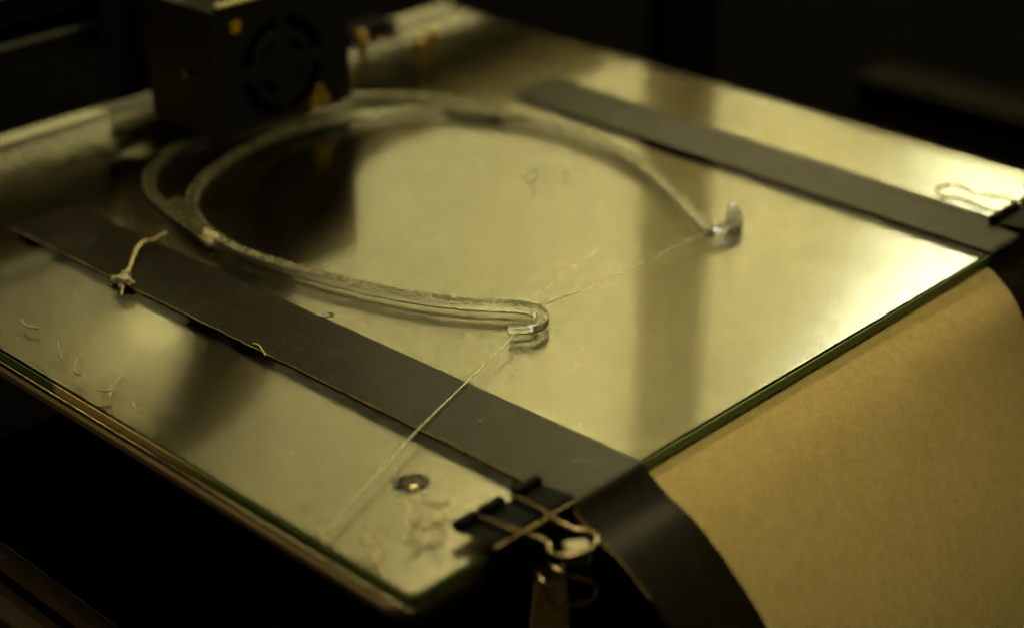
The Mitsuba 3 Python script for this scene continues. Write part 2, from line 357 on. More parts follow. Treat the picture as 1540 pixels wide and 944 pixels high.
# ------------------------------------------------------------------ two black cloth tape strips on the glass, running over the front edge
def tape(x0b, x1b, x0f, x1f, y0b, y1b, tt, key, label):
    n = 26
    P = []
    for a in np.linspace(0, 1, n):
        xb, xf = x0b + (x1b - x0b) * a, x0f + (x1f - x0f) * a
        yb = y0b + (y1b - y0b) * a
        d = drape(tt(a)) + np.array([0, 0.0])
        tan = np.gradient(d, axis=0); nn = np.stack([tan[:, 1], -tan[:, 0]], 1); nn /= np.linalg.norm(nn, axis=1, keepdims=True)
        nn = np.where(nn[:, 1:] < 0, -nn, nn)
        d = d + nn * 0.5
        keep = d[:, 0] < -9
        flat = np.c_[np.linspace(yb, 0.4, 60), np.full(60, 0.55)]
        bend = np.array([(-0.6, 0.45), (-2.2, -0.9), (-5.2, -3.3)]) if tt(a) < 0.8 else np.array([(-0.5, 0.3), (-1.3, -1.5), (-2.2, -4.0)])
        if tt(a) >= 0.8:
            keep = d[:, 0] < -4
        c = np.vstack([flat, bend, d[keep]])
        c = spline(np.vstack([[(3.0, 0.55), (1.5, 0.55), (0.4, 0.52)], bend, d[keep][::3]]), 0.5)
        i = np.linspace(0, len(c) - 1, 110)
        c = np.stack([np.interp(i, np.arange(len(c)), c[:, k]) for k in (0, 1)], 1)
        c = np.vstack([np.c_[np.linspace(yb, 3.4, 70), np.full(70, 0.55)], c])
        u = np.clip((yb - c[:, 0]) / yb, 0, 1.4)
        jit = 0.0
        if a in (0.0, 1.0):
            jit = (meshkit.noise(np.c_[c[:, 0] * 0.8, np.full(len(c), 3.0 + a), np.zeros(len(c))]) - 0.5) * 0.35
        P.append(np.c_[xb + (xf - xb) * u + jit, c])
    P = np.array(P)
    t = np.gradient(P, axis=1); nn = np.cross(np.array([1.0, 0, 0]), t); nn /= np.linalg.norm(nn, axis=2, keepdims=True)
    nn = np.where(nn[..., 2:] < 0, -nn, nn)
    a, b = P.shape[:2]; th = 0.32
    top, bot = P.reshape(-1, 3), (P - nn * th).reshape(-1, 3); o = len(top); f = []
    for i in range(a - 1):
        for j in range(b - 1):
            q0, q1, q2, q3 = i * b + j, i * b + j + 1, (i + 1) * b + j + 1, (i + 1) * b + j
            f += [(q0, q1, q2), (q0, q2, q3), (o + q0, o + q2, o + q1), (o + q0, o + q3, o + q2)]
    loop = [j for j in range(b)] + [i * b + b - 1 for i in range(1, a)] + [(a - 1) * b + j for j in range(b - 2, -1, -1)] + [i * b for i in range(a - 2, 0, -1)]
    for k in range(len(loop)):
        m, n2 = loop[k], loop[(k + 1) % len(loop)]
        f += [(m, o + m, o + n2), (m, o + n2, n2)]
    m = mesh(np.vstack([top, bot]), f)
    m.fix_normals()
    k = obj('strip', m, 'cloth_tape', key, smooth=40)
    e = P[0, :92] + [-0.02, 0, -0.1]
    e[:, 2] += 0.12 * (meshkit.noise(np.c_[e[:, 1] * 1.3, e[:, 0] * 0, e[:, 0] * 0]) - 0.5)
    if key == 'tape_strip':
        obj('frayed_edge', tube(e, 0.10 + 0.1 * meshkit.noise(np.c_[e[:, 1] * 0.9, e[:, 0] * 0 + 4, e[:, 0] * 0]), 6), 'tan_fray', key, smooth=True, label='thin tan frayed edge')
    tag(key, label, 'tape')
tape(45.3, 69.0, 49.6, 75.2, 232.0, 232.7, lambda a: 0.0 - 0.12 * (1 - a), 'tape_strip', 'black woven tape strip nearer the camera, under the string and beside the near clip')
tape(240.9, 265.6, 238.8, 262.0, 201.8, 204.0, lambda a: 1.0 + 0.1 * a, 'tape_strip_001', 'black tape strip along the far side of the glass, in front of the dark background')

# ------------------------------------------------------------------ the printed visor (clear plastic, first layers)
HP = 2.3
def sweep(path, w, h, z0, seed, taper=False):
    p = np.asarray(path, float); n = len(p)
    t = np.gradient(p, axis=0); t /= np.linalg.norm(t, axis=1, keepdims=True)
    nr = np.stack([-t[:, 1], t[:, 0]], 1)
    s = np.r_[0, np.cumsum(np.linalg.norm(np.diff(p, axis=0), axis=1))]
    prof = []
    nl = 5; lh = h / nl
    for k in range(nl):
        for e in (0.08, 0.35, 0.65, 0.92):
            prof.append((w / 2 - 0.17 + 0.17 * math.sin(math.pi * e), z0 + (k + e) * lh, k))
    for e in np.linspace(0.97, -0.97, 16):
        prof.append((e * (w / 2 - 0.22), z0 + h - 0.02 + 0.15 * abs(math.sin((e + 1) * 1.5 * math.pi)), 10))
    for k in range(nl - 1, -1, -1):
        for e in (0.92, 0.65, 0.35, 0.08):
            prof.append((-(w / 2 - 0.17 + 0.17 * math.sin(math.pi * e)), z0 + (k + e) * lh, 20 + k))
    prof = np.array(prof); m = len(prof)
    S = np.repeat(s[:, None], m, 1); K = np.repeat(prof[None, :, 2], n, 0); E = np.repeat(prof[None, :, 0], n, 0)
    j1 = meshkit.noise(np.stack([S / 0.9, K * 3.1, np.full_like(S, seed)], -1)) - 0.5
    j2 = meshkit.noise(np.stack([S / 3.5, K * 1.7, np.full_like(S, seed + 5)], -1)) - 0.5
    top = (K == 10)
    dn = np.where(top, 0, (0.05 * j1 + 0.10 * j2) * np.sign(E))
    jt = meshkit.noise(np.stack([S / 0.55 + E * 0.5, E * 1.6, np.full_like(S, seed + 9)], -1)) - 0.5
    dz = np.where(top, 0.16 * jt + 0.06 * np.sin(S * 2 * math.pi / 1.25 + E * 0.8), 0.0)
    off = E + dn
    v = np.zeros((n, m, 3))
    v[..., 0] = p[:, None, 0] + nr[:, None, 0] * off
    v[..., 1] = p[:, None, 1] + nr[:, None, 1] * off
    v[..., 2] = prof[None, :, 1] + dz
    v = v.reshape(-1, 3); f = []
    for i in range(n - 1):
        for j in range(m):
            k = (j + 1) % m
            f += [(i * m + j, (i + 1) * m + k, i * m + k), (i * m + j, (i + 1) * m + j, (i + 1) * m + k)]
    for o, flip in ((0, False), ((n - 1) * m, True)):
        c = len(v); v = np.vstack([v, v[o:o + m].mean(0, keepdims=True)])
        for j in range(m):
            k = (j + 1) % m
            f.append((c, o + k, o + j) if flip else (c, o + j, o + k))
    mm = mesh(v, f)
    if mm.volume < 0:
        mm.invert()
    return mm

INNER = [(102.2, 69.6), (105.5, 66.8), (108.4, 65.6), (112.0, 66.3), (114.5, 69.0), (115.1, 73.1), (112.8, 77.4), (108.8, 82.2), (103.3, 90.5), (98.9, 99.5), (95.1, 106.6), (92.2, 114.7), (89.6, 123.2), (87.5, 132.6), (85.3, 142.1), (83.4, 152.1), (82.7, 163.9), (82.4, 173.3), (84.2, 182.5), (88.8, 193.0), (94.0, 202.2), (99.3, 208.7), (105.4, 214.3), (111.9, 218.5), (119.9, 222.2), (127.4, 224.7), (136.5, 226.9), (146.8, 228.6), (158.2, 229.5), (169.4, 228.4), (182.4, 225.4), (193.9, 220.2), (203.6, 212.9), (211.8, 203.6), (218.9, 191.8), (222.8, 181.3), (224.6, 169.7), (225.0, 157.5), (223.9, 143.9), (220.8, 129.7), (218.6, 121.6), (214.1, 110.4), (207.8, 98.1), (201.4, 87.5), (196.1, 79.3), (192.7, 73.8), (191.6, 70.1), (193.1, 67.7), (196.2, 66.7), (200.5, 67.4), (204.8, 70.0), (208.6, 73.8)]
OUTER = [(80.6, 178.5), (82.0, 189.0), (84.6, 199.5), (86.9, 208.1), (89.2, 216.0), (92.6, 224.0), (97.0, 230.8), (103.0, 236.6), (110.5, 241.2), (120, 245.6), (132, 249.2), (145, 251.4), (158, 252.0), (170, 251.0), (184, 247.4), (197.0, 240.8), (206.6, 232.5), (213.4, 222.4), (217.6, 211.5), (220.4, 201.0), (222.6, 190.5)]
ip = spline(INNER, 0.32, s=6.0); op = spline(OUTER, 0.32, s=4.0)
PM = {'interior': {'type': 'ref', 'id': 'plastic_medium'}}
obj('headband', sweep(ip, 4.1, HP, 0.2, 1), 'plastic_clear', 'printed_visor', smooth=40, **PM)
obj('front_bow', sweep(op, 3.8, HP, 0.2, 7), 'plastic_clear', 'printed_visor', smooth=40, **PM)
web = Polygon([(82.5, 178), (87, 187), (92, 197), (95.5, 204), (92.5, 209.5), (87.5, 206), (84.5, 198), (82.2, 188)]).buffer(0.6)
wm = prism(web, 0.32, 0.3 + HP - 0.25)
obj('corner_web', wm, 'plastic_clear', 'printed_visor', smooth=30, **PM)
def offset(path, d):
    t = np.gradient(path, axis=0); t /= np.linalg.norm(t, axis=1, keepdims=True)
    return path + np.c_[-t[:, 1], t[:, 0]] * d
def bead(path, d, z, r, seed, amp, gap=0.0):
    q = offset(path, d)
    s = np.arange(len(q)) * 0.32
    nz = [meshkit.noise(np.c_[s / 1.1, np.full(len(s), seed + k), np.zeros(len(s))]) - 0.5 for k in range(4)]
    P = np.c_[q[:, 0] + amp * nz[0], q[:, 1] + amp * nz[1], z + 0.35 * nz[2]]
    return tube(P, r * (0.55 + 0.9 * (nz[3] + 0.5)), 6)
def zigzag(path, a, b, w, pitch, z, r, seed):
    q = path[a:b]; t = np.gradient(q, axis=0); t /= np.linalg.norm(t, axis=1, keepdims=True)
    nrm = np.c_[-t[:, 1], t[:, 0]]; s = np.arange(len(q)) * 0.32
    ph = 2 * np.abs((s / pitch) % 1.0 - 0.5) * 2 - 1
    nz = meshkit.noise(np.c_[s / 0.8, np.full(len(s), seed), np.zeros(len(s))]) - 0.5
    P = np.c_[q + nrm * (ph * w / 2)[:, None], z + 0.35 * nz]
    return tube(P, r, 6)
zt_ = 0.2 + HP
for pth, sd in ((ip, 60), (op, 80)):
    for d, am in ((-1.35, 0.14), (1.35, 0.14)):
        obj('bead', bead(pth, d, zt_ - 0.05, 0.15, sd + d, am), 'bead_plastic', 'printed_visor', smooth=True)
    for d in (-1.86, 1.86):  # dark tubes paint in the refraction line where plastic meets glass
        obj('refraction_line', tube(np.c_[offset(pth, d), np.full(len(pth), 0.4)], 0.16, 6), 'refraction_green', 'printed_visor', smooth=True, label='dark green line put in for the refraction along the foot')
obj('infill', zigzag(ip, 150, 420, 2.6, 1.3, zt_ + 0.02, 0.12, 3), 'bead_plastic', 'printed_visor', smooth=True)
obj('infill', zigzag(ip, 1000, 1200, 2.6, 1.5, zt_ + 0.02, 0.12, 4), 'bead_plastic', 'printed_visor', smooth=True)
web2 = affinity.affine_transform(web, [-1, 0, 0, 1, 305.5, -2.0])
obj('corner_web', prism(web2, 0.32, 0.3 + HP - 0.25), 'plastic_clear', 'printed_visor', smooth=30, **PM)
def lump(c, r, seed, squash=(1, 1, 1), sub=3, amp=0.6):
    s = trimesh.creation.icosphere(subdivisions=sub, radius=1.0)
    k = 1 + amp * (meshkit.fbm(s.vertices * 1.9 + seed, octaves=3) - 0.5) * 2
    s.vertices = s.vertices * k[:, None] * np.array(squash) * r + np.array(c)
    return s
obj('ooze_blob', join([lump((81.5, 177.0, 1.9), 2.3, 3, (1, 1.3, 0.75)), lump((79.6, 174.5, 1.5), 1.4, 8), lump((83.0, 180.5, 2.2), 1.3, 5)]), 'flake_plastic', 'printed_visor', smooth=True, label='lumpy whitish blob where bow and headband meet')
obj('hook_blob', join([lump((199.5, 67.2, 2.6), 1.5, 31, (1.2, 1, .8)), lump((194.6, 67.4, 2.5), 1.2, 32, (1, 1, .8)), lump((203.6, 69.0, 2.1), 1.5, 34, (1.2, 1.1, .9)), lump((206.4, 71.2, 2.2), 1.5, 35, (1, 1.1, .9))]), 'plastic_clear', 'printed_visor', smooth=True, **PM)
obj('hook_nub', lump((207.8, 73.2, 2.9), 1.5, 33, (1, 1, 1.35), amp=0.2), 'plastic_clear', 'printed_visor', smooth=True, **PM)
tag('printed_visor', 'clear plastic headband ring with two hooked ends lying on the glass', 'printed part')

# ------------------------------------------------------------------ strings and scraps of plastic
def wobble(pts, step, amp, seed, z=None):
    c = spline(pts, step)
    nz = np.stack([meshkit.noise(np.c_[np.arange(len(c)) * 0.23, np.full(len(c), seed + k), np.zeros(len(c))]) - 0.5 for k in range(3)], 1)
    return c + nz * amp
def string(name, pts, r, mat, label=None, category='plastic string', parent=None, amp=0.12, seed=1, step=0.5, group=None):
    c = wobble(pts, step, amp, seed)
    if isinstance(r, tuple):
        r = np.linspace(r[0], r[1], len(c))
    rr_ = r * (0.85 + 0.3 * meshkit.noise(np.c_[np.arange(len(c)) * 0.31, np.full(len(c), seed + 9.0), np.zeros(len(c))]))
    return obj(name, tube(c, rr_, 7), mat, parent, smooth=True, label=label, category=category, group=group)
string('plastic_string', [(103, 67, 1.9), (96.1, 64.3, 1.3), (84, 60.4, 1.25), (72.4, 56.6, 1.2), (58, 51.9, 1.15), (44.7, 47.4, 1.1), (34, 43.4, 0.8), (24.6, 39.8, 0.7), (14, 36, 0.6), (5.2, 32.7, 0.5)], (0.12, 0.26), 'string_plastic',
       'fine pale plastic string stretched from the near hook across the black tape', seed=3, amp=0.04)
string('plastic_string', [(114.8, 71.5, 2.0), (120.8, 71.4, 2.0), (130.9, 70.1, 1.9)], [0.18], 'string_plastic', 'short thick stub of string sticking out of the near hook towards the far one', seed=5)
string('plastic_string', [(130.5, 70.1, 1.9), (145, 69.8, 1.8), (157.7, 69.7, 1.8), (166, 69.5, 1.8)], 0.03, 'string_plastic', 'hair thin string bridging the gap midway between the two hooks', seed=6, amp=0.05)
string('plastic_string', [(165, 69.5, 1.8), (175, 69.3, 1.9), (187.2, 69.2, 1.9), (193, 69, 1.9)], 0.16, 'string_plastic', 'pale string running into the far hook', seed=7, amp=0.05)
string('plastic_string', [(118.5, 77.5, 0.4), (136.4, 82.5, 0.4), (158.4, 86.3, 0.4)], 0.035, 'string_plastic', 'faint straight thread lying on the glass behind the near hook', seed=8, amp=0.02)
# levelling screw of the bed, seen through the glass
SX, SY = 33.0, 35.6
rg = trimesh.creation.revolve(np.array([(3.35, 0.1), (4.6, 0.0), (4.45, 0.35), (3.9, 0.7), (3.5, 0.6), (3.35, 0.1)]), sections=40); rg.apply_translation((SX, SY, ZT + 0.02))
obj('countersink', rg, 'metal_plain', 'heated_bed', smooth=30)
hd = trimesh.creation.revolve(np.array([(0.0, 0.0), (3.2, 0.0), (3.25, 0.35), (2.6, 0.75), (1.6, 0.8), (1.5, 0.35), (0.0, 0.3)]), sections=40); hd.apply_translation((SX, SY, ZT + 0.02))
obj('screw', hd, 'wire_metal', 'heated_bed', smooth=30, label='round screw head seen through the glass')
cr = []
for k in range(2):
    c_ = box(-2.2, 2.2, -0.35, 0.35, 0.0, 0.12); c_.apply_transform(trimesh.transformations.rotation_matrix(math.pi / 2 * k + 0.5, (0, 0, 1))); c_.apply_translation((SX, SY, ZT + 0.86 + 0.13 * k)); cr.append(c_)
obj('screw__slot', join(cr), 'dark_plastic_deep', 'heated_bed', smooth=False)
# two brown curls at the corner
k1 = string('loop', [(27.4, 24.6, .5), (24.3, 24.8, .9), (20.6, 22.5, 1.0), (18.9, 18.6, .7), (19.2, 15.8, .6), (21.8, 15.2, .9), (26.0, 16.8, .9), (27.3, 19.7, .6), (27.6, 23.2, .6), (28.8, 21, .7), (31, 20.2, .5)], 0.34, 'brown_string', None, None, 'plastic_curl', 0.5, 12, 0.4)
string('tail', [(21, 15.6, .6), (17.5, 15.9, .5), (15.0, 14.8, .45), (12.6, 15.4, .45)], 0.33, 'brown_string', None, None, 'plastic_curl', 0.5, 13, 0.4)
string('tail', [(22.3, 15.3, .7), (20.3, 14.4, .5), (17.7, 11.4, .5), (17.0, 8.4, .45)], 0.28, 'brown_string', None, None, 'plastic_curl', 0.5, 14, 0.4)
tag('plastic_curl', 'round curl of tan plastic filament on the glass beside the near clip', 'plastic scrap')
string('strand', [(7.1, 24.0, .5), (6.6, 21.5, .5), (6.3, 19.5, .6), (8.4, 19.8, .7), (11.5, 20.8, .5)], 0.34, 'brown_string', None, None, 'plastic_sprig', 0.4, 15, 0.4)
string('strand', [(6.9, 19.6, .6), (5.6, 17.4, .9), (3.9, 15.6, .7), (2.2, 15.0, .5), (1.4, 15.4, .45)], 0.36, 'brown_string', None, None, 'plastic_sprig', 0.5, 16, 0.4)
string('strand', [(4.2, 15.6, .7), (2.6, 13.0, .55), (1.2, 10.6, .45)], 0.3, 'brown_string', None, None, 'plastic_sprig', 0.4, 17, 0.4)
tag('plastic_sprig', 'forked tan plastic sprig at the very corner of the glass', 'plastic scrap')
# clump of ooze on the edge of the near tape with a strand rising to the ring
cm = [lump((46.2, 171.8, 1.9), 1.9, 21, (1, 1, .8)), lump((45.0, 174.4, 1.4), 1.2, 22), lump((46.8, 168.6, 1.5), 1.0, 23), lump((48.5, 173.5, 2.1), 1.3, 24), lump((44.3, 170.2, 0.9), 0.8, 25)]
obj('clump', join(cm), 'flake_plastic', 'ooze_clump', smooth=True)
string('strand', [(47.5, 172.5, 2.0), (50.5, 175.2, 2.2), (53.7, 178.2, 2.2), (56.5, 181.5, 2.2), (59.6, 184.2, 2.3), (63, 187.2, 2.4), (66.5, 188.2, 2.6)], [0.6], 'brown_string', None, None, 'ooze_clump', 0.5, 26, 0.4)
string('strand', [(66.3, 186.6, 2.9), (68.9, 186.0, 3.4), (72.4, 186.6, 3.7)], [0.45], 'brown_string', None, None, 'ooze_clump', 0.4, 27, 0.4)
string('strand', [(45.5, 170.6, 1.3), (43.4, 168.5, 0.6), (41.6, 165.9, 0.45)], [0.35], 'brown_string', None, None, 'ooze_clump', 0.3, 28, 0.4)
tag('ooze_clump', 'tan clump of oozed plastic with a rising strand on the edge of the near tape', 'plastic scrap')
# hairs and crumbs, each with a place of its own
def scrap(pts, r, label, mat='flake_plastic', seed=40, amp=0.25):
    string('plastic_crumb', pts, r, mat, label, 'plastic crumb', None, amp, seed, 0.35)
scrap([(13.3, 155.2, .35), (10.6, 150.8, .4), (8.4, 146.1, .35)], 0.17, 'bent pale hair of plastic by the left glass edge, farthest of the row', seed=41)
scrap([(12.6, 143.8, .35), (10.6, 142.4, .35), (8.8, 140.6, .35)], 0.15, 'short straight sliver of plastic by the left glass edge', seed=42)
scrap([(7.4, 139.2, .35), (6.6, 136.6, .4), (7.0, 134, .35)], 0.2, 'tiny pale crumb of plastic between the two slivers at the left edge', seed=43)
scrap([(5.3, 124.4, .4), (5.6, 122.8, .5), (7.0, 121.4, .45), (5.9, 120.2, .4), (5.4, 118.6, .35)], 0.24, 'small forked crumb of plastic with a long hair at the left glass edge', seed=44)
scrap([(6.2, 122.2, .4), (10.5, 124.3, .35), (14.6, 126.6, .35)], 0.08, 'long thin hair reaching inward from the forked crumb', 'string_plastic', seed=45)
scrap([(7.4, 112.6, .35), (6.6, 109.0, .35), (6.2, 106.2, .35)], 0.13, 'faint short sliver nearest the painted gold gleam of the left glass edge', seed=46)
scrap([(7.4, 46.4, .35), (10.4, 47.6, .35), (13.6, 48.3, .35)], 0.17, 'single pale sliver on the glass left of the string end', seed=47)
scrap([(13.2, 173.5, .35), (12.4, 169.0, .35), (14, 165.8, .35)], 0.3, 'blurred pale flake near the left end of the glass', seed=48)
scrap([(193.6, 144.0, .35), (189.8, 144.2, .35), (186.0, 143.6, .35)], 0.42, 'longest whitish flake in the middle of the ring', seed=49)
scrap([(187.6, 139.8, .35), (185.4, 138.2, .35)], 0.5, 'oval whitish flake just in front of the longest flake inside the ring', seed=50)
scrap([(199.3, 136.9, .35), (198.3, 135.9, .35)], 0.62, 'round whitish flake nearest the far arm inside the ring', seed=51)
scrap([(5.2, 33.4, .5), (4.0, 31.6, .6), (2.9, 30.4, .5)], 0.34, 'small clear nub where the long string ends on the glass edge', seed=52)
scrap([(1.2, 33.2, .35), (0.6, 27.5, -0.2)], 0.3, 'pale drip hanging on the glass edge below the string end', seed=57)
scrap([(71.4, 112.6, .95), (72.4, 111.2, 1.1), (74.4, 111.3, 1.0), (75.4, 113.2, .6), (75.0, 114.4, .5)], 0.2, 'dark curled fibre on the inner edge of the near tape', 'black_plastic', seed=53)
scrap([(48.4, 114.6, .9), (48.6, 112.3, 1.1), (47.9, 110.4, 1.2), (47.2, 108.6, .9), (46.6, 107.2, .6)], 0.24, 'small tan tuft on the outer edge of the near tape', 'brown_string', seed=54)
scrap([(61.5, 40.8, .95), (61.0, 40.2, 1.0)], 0.24, 'single pale speck on the near tape beyond the string', seed=55)
scrap([(63.0, 11.0, .95), (65.8, 8.6, .95), (66.8, 7.6, .95)], 0.1, 'faint scratch like hair on the near tape by the front edge', 'brown_string', seed=56)

# ------------------------------------------------------------------ binder clips
def xform(m, M):
    m = m.copy(); m.apply_transform(M); return m
def clip(M, label, top, bottom, width=27.0):
    """local frame: x along the edge (0..width), y inwards from the edge, z up from the glass top"""
    zt, zb = 1.0, -8.8
    th = 0.45
    # body: top jaw, spine, bottom jaw as one folded sheet (profile in y,z)
    prof_o = np.array([(9.6, zt + 0.2), (4.5, zt + 0.9), (-0.4, zt + 1.4), (-1.3, zt + 1.0), (-1.7, zt + 0.2), (-1.7, zb - 0.2), (-1.3, zb - 1.0), (-0.4, zb - 1.4), (4.5, zb - 0.9), (9.6, zb - 0.2)])
    t = np.gradient(prof_o, axis=0); nn = np.stack([-t[:, 1], t[:, 0]], 1); nn /= np.linalg.norm(nn, axis=1, keepdims=True)
    prof_i = prof_o + nn * th
    poly = Polygon(np.vstack([prof_o, prof_i[::-1]])).buffer(0)
    b = trimesh.creation.extrude_polygon(poly, width, engine='earcut')      # along z, profile (x=y_local, y=z_local)
    b.apply_transform(np.array([[0, 0, 1, 0], [1, 0, 0, 0], [0, 1, 0, 0], [0, 0, 0, 1.0]]))
    parts = [b]
    for z, s in ((zt + 0.9, 1), (zb - 0.9, -1)):
        for x0, x1 in ((0, 6.2), (8.2, 14.6), (19.0, width)):
            c = trimesh.creation.cylinder(1.45, x1 - x0, sections=20)
            c.apply_transform(trimesh.transformations.rotation_matrix(math.pi / 2, (0, 1, 0)))
            c.apply_translation(((x0 + x1) / 2, 10.2, z)); parts.append(c)
    body = join(parts)
    key = 'binder_clip'
    n = 0
    while any(k.startswith(key + '__') for k in scene):
        n += 1; key = f'binder_clip_{n:03d}'
    obj('body', xform(body, M), 'clip_black', key, smooth=25)
    edge = box(0.3, width - 0.3, -1.95, -1.72, zt + 0.2, zt + 0.75)  # bright strip added as the highlight along the fold
    obj('spine_highlight', xform(edge, M), 'wire_metal', key, smooth=False)
    for h in (top, bottom):
        c = spline(h, 0.4)
        obj('handle', xform(tube(c, 0.46, 12), M), 'wire_metal', key, smooth=True)
    tag(key, label, 'binder clip')
    return key
def place(x, y, z=0.0, flip=False):
    M = np.eye(4)
    if flip:
        M[:3, :3] = np.diag([-1, -1, 1.0])
    M[:3, 3] = (x, y, z)
    return M
def rel(pts, dx, z=None):
    return [(x - dx, y, zz) for x, y, zz in pts]
H_OUT = rel([(26, 10.2, 1.9), (29.0, 10.0, 1.9), (29.5, 7.0, 2.4), (31.8, -8.0, 2.9), (32.2, -9.4, 2.7), (30.2, -12.0, 2.5), (30.2, -14.4, 2.4), (33.4, -17.0, 2.4), (37.9, -18.0, 2.4), (41.2, -16.4, 2.4), (41.9, -13.2, 2.5), (40.0, -10.6, 2.7), (39.6, -9.4, 2.9), (40.6, 7.0, 2.4), (40.9, 10.0, 1.9), (44, 10.2, 1.9)], 23.3)
H_DOWN = rel([(26, 10.2, -9.7), (29.2, 10.0, -9.8), (31, 4, -10.2), (34.0, -5.0, -9.4), (33.2, -8.6, -11.5), (34.6, -9, -15.2), (36.4, -9, -17.6), (43.6, -9, -20.8), (48.6, -9, -21.6), (50.0, -9, -19.8), (47.0, -9, -15.6), (40.4, -8.8, -11.0), (38.6, -5.0, -9.4), (39.6, 4, -10.2), (40.8, 10.0, -9.8), (44, 10.2, -9.7)], 23.3)
clip(place(23.3, 0.0), 'black binder clip in the foreground with its wire handle folded out past the corner', H_OUT, H_DOWN)
H_IN = [(2.7, 10.4, 1.9), (5.4, 10.6, 2.0), (5.9, 14, 1.8), (8.2, 26.0, 1.5), (8.0, 28, 1.4), (6.6, 31, 1.3), (7.4, 34.6, 1.3), (11.0, 36.6, 1.3), (15.0, 36.0, 1.3), (17.6, 33.0, 1.3), (16.4, 29, 1.3), (15.6, 26, 1.5), (17.6, 14, 1.8), (17.6, 10.6, 2.0), (20.3, 10.4, 1.9)]
clip(place(257.5, 0.0), 'black binder clip at the right edge its bright wire handle folded back onto the glass', [(x, y, z + 0.3) for x, y, z in H_IN], H_DOWN)
clip(place(268.0, 305.5, 0.0, True), 'blurred binder clip at the back corner of the glass behind the print head', [(x, y, z + 0.3) for x, y, z in H_IN], H_DOWN)

# small metal tab and pale plastic piece below the near clip
tabp = Polygon([(0, 0), (6.5, -0.5), (7.5, -14), (9, -40), (-3.5, -40), (-1.5, -18)])
tm = prism(tabp, 0, 1.2)
tm.apply_transform(np.array([[0.80, 0, 0.6, 41.5], [-0.6, 0, 0.8, 2.0], [0, 1, 0, -14.5], [0, 0, 0, 1.0]]))
tm.fix_normals()
obj('metal_bracket', tm, 'bracket_metal', smooth=False, label='dull metal bracket hanging below the near clip', category='bracket')
pb = box(-3.0, 3.0, -2.4, 2.4, -2.2, 2.2, 0.5)
pb.apply_transform(trimesh.transformations.rotation_matrix(math.radians(-38), (0, 0, 1))); pb.apply_translation((44.4, -7.4, -7.2))
obj('plastic_block', pb, 'flake_plastic', smooth=25, label='small pale plastic block seen under the near clip loop', category='plastic piece')

# ------------------------------------------------------------------ print head
EX0, EX1, EY0, EY1, EZ0, EZ1 = 127.2, 187.0, 231.0, 268.6, 6.0, 51.0
FC = np.array([157.0, 25.4]); FR = 18.2
face = Polygon([(EX0, EZ0), (EX1, EZ0), (EX1, EZ1), (EX0, EZ1)]).buffer(-1.2).buffer(1.2)
def arc(r0, r1, a0, a1):
    a = np.radians(np.linspace(a0, a1, 20))
    return Polygon(np.vstack([np.c_[FC[0] + r1 * np.cos(a), FC[1] + r1 * np.sin(a)], np.c_[FC[0] + r0 * np.cos(a[::-1]), FC[1] + r0 * np.sin(a[::-1])]]))
for k in range(4):
    face = face.difference(arc(13.4, 18.2, 90 * k + 8, 90 * k + 82)).difference(arc(7.6, 10.2, 90 * k + 22, 90 * k + 68))
XZ = np.array([[1, 0, 0, 0], [0, 0, -1, 0], [0, 1, 0, 0], [0, 0, 0, 1.0]])   # (x, y, depth) -> (x, -depth, z)
fm = prism(face, 0, 1.6); fm.apply_transform(XZ); fm.apply_translation((0, EY0 + 1.6, 0)); fm.fix_normals()
obj('fan_cover', fm, 'cover_plastic', 'print_head', smooth=False)
sh = [box(EX0, EX0 + 1.5, EY0 + 1.6, EY1, EZ0, EZ1), box(EX1 - 1.5, EX1, EY0 + 1.6, EY1, EZ0, EZ1), box(EX0 + 1.5, EX1 - 1.5, EY0 + 1.6, EY1, EZ1 - 1.5, EZ1),
      box(EX0 + 1.5, EX1 - 1.5, EY0 + 1.6, EY1, EZ0, EZ0 + 1.2), box(EX0 + 1.5, EX1 - 1.5, EY1 - 1.5, EY1, EZ0 + 1.2, EZ1 - 1.5)]
obj('shroud', join(sh), 'black_plastic', 'print_head', smooth=False)
hub = trimesh.creation.cylinder(7.0, 6, sections=40); hub.apply_transform(trimesh.transformations.rotation_matrix(math.pi / 2, (1, 0, 0))); hub.apply_translation((FC[0], EY0 + 7, FC[1]))
blades = [hub]
for k in range(7):
    bl = box(6.5, 17.0, -0.4, 0.4, -3.2, 3.2)
    bl.apply_transform(trimesh.transformations.rotation_matrix(math.radians(35), (1, 0, 0)))
    bl.apply_transform(trimesh.transformations.rotation_matrix(2 * math.pi * k / 7, (0, 1, 0)))
    bl.apply_translation((FC[0], EY0 + 8.5, FC[1])); blades.append(bl)
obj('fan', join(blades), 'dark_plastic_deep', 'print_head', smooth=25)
tri = Polygon([(167.6, 7.2), (177.4, 7.4), (172.7, 15.4)]).buffer(-0.5).buffer(0.5)
tr_ = prism(tri, 0, 0.3); tr_.apply_transform(XZ); tr_.apply_translation((0, EY0 - 0.15, 0)); tr_.fix_normals()
obj('warning_triangle', tr_, 'yellow_print', 'print_head', smooth=False, label='yellow triangle warning sticker')
ex = join([box(172.0, 173.0, EY0 - 0.75, EY0 - 0.5, 9.6, 12.4), box(172.0, 173.0, EY0 - 0.75, EY0 - 0.5, 8.2, 9.0)])
obj('exclamation_mark', ex, 'black_plastic', 'print_head', smooth=False)
st = prism(Polygon([(135.4, 42.0), (138.6, 41.6), (140.2, 44.4), (138.6, 46.4), (135.8, 45.6)]), 0, 0.3); st.apply_transform(XZ); st.apply_translation((0, EY0 - 0.15, 0)); st.fix_normals()
obj('yellow_mark', st, 'yellow_print', 'print_head', smooth=False)
obj('top_trim', box(131.0, EX1, EY0 - 0.4, EY0 + 2.4, EZ1 + 0.2, EZ1 + 1.6, 0.3), 'bracket_metal', 'print_head', smooth=25)
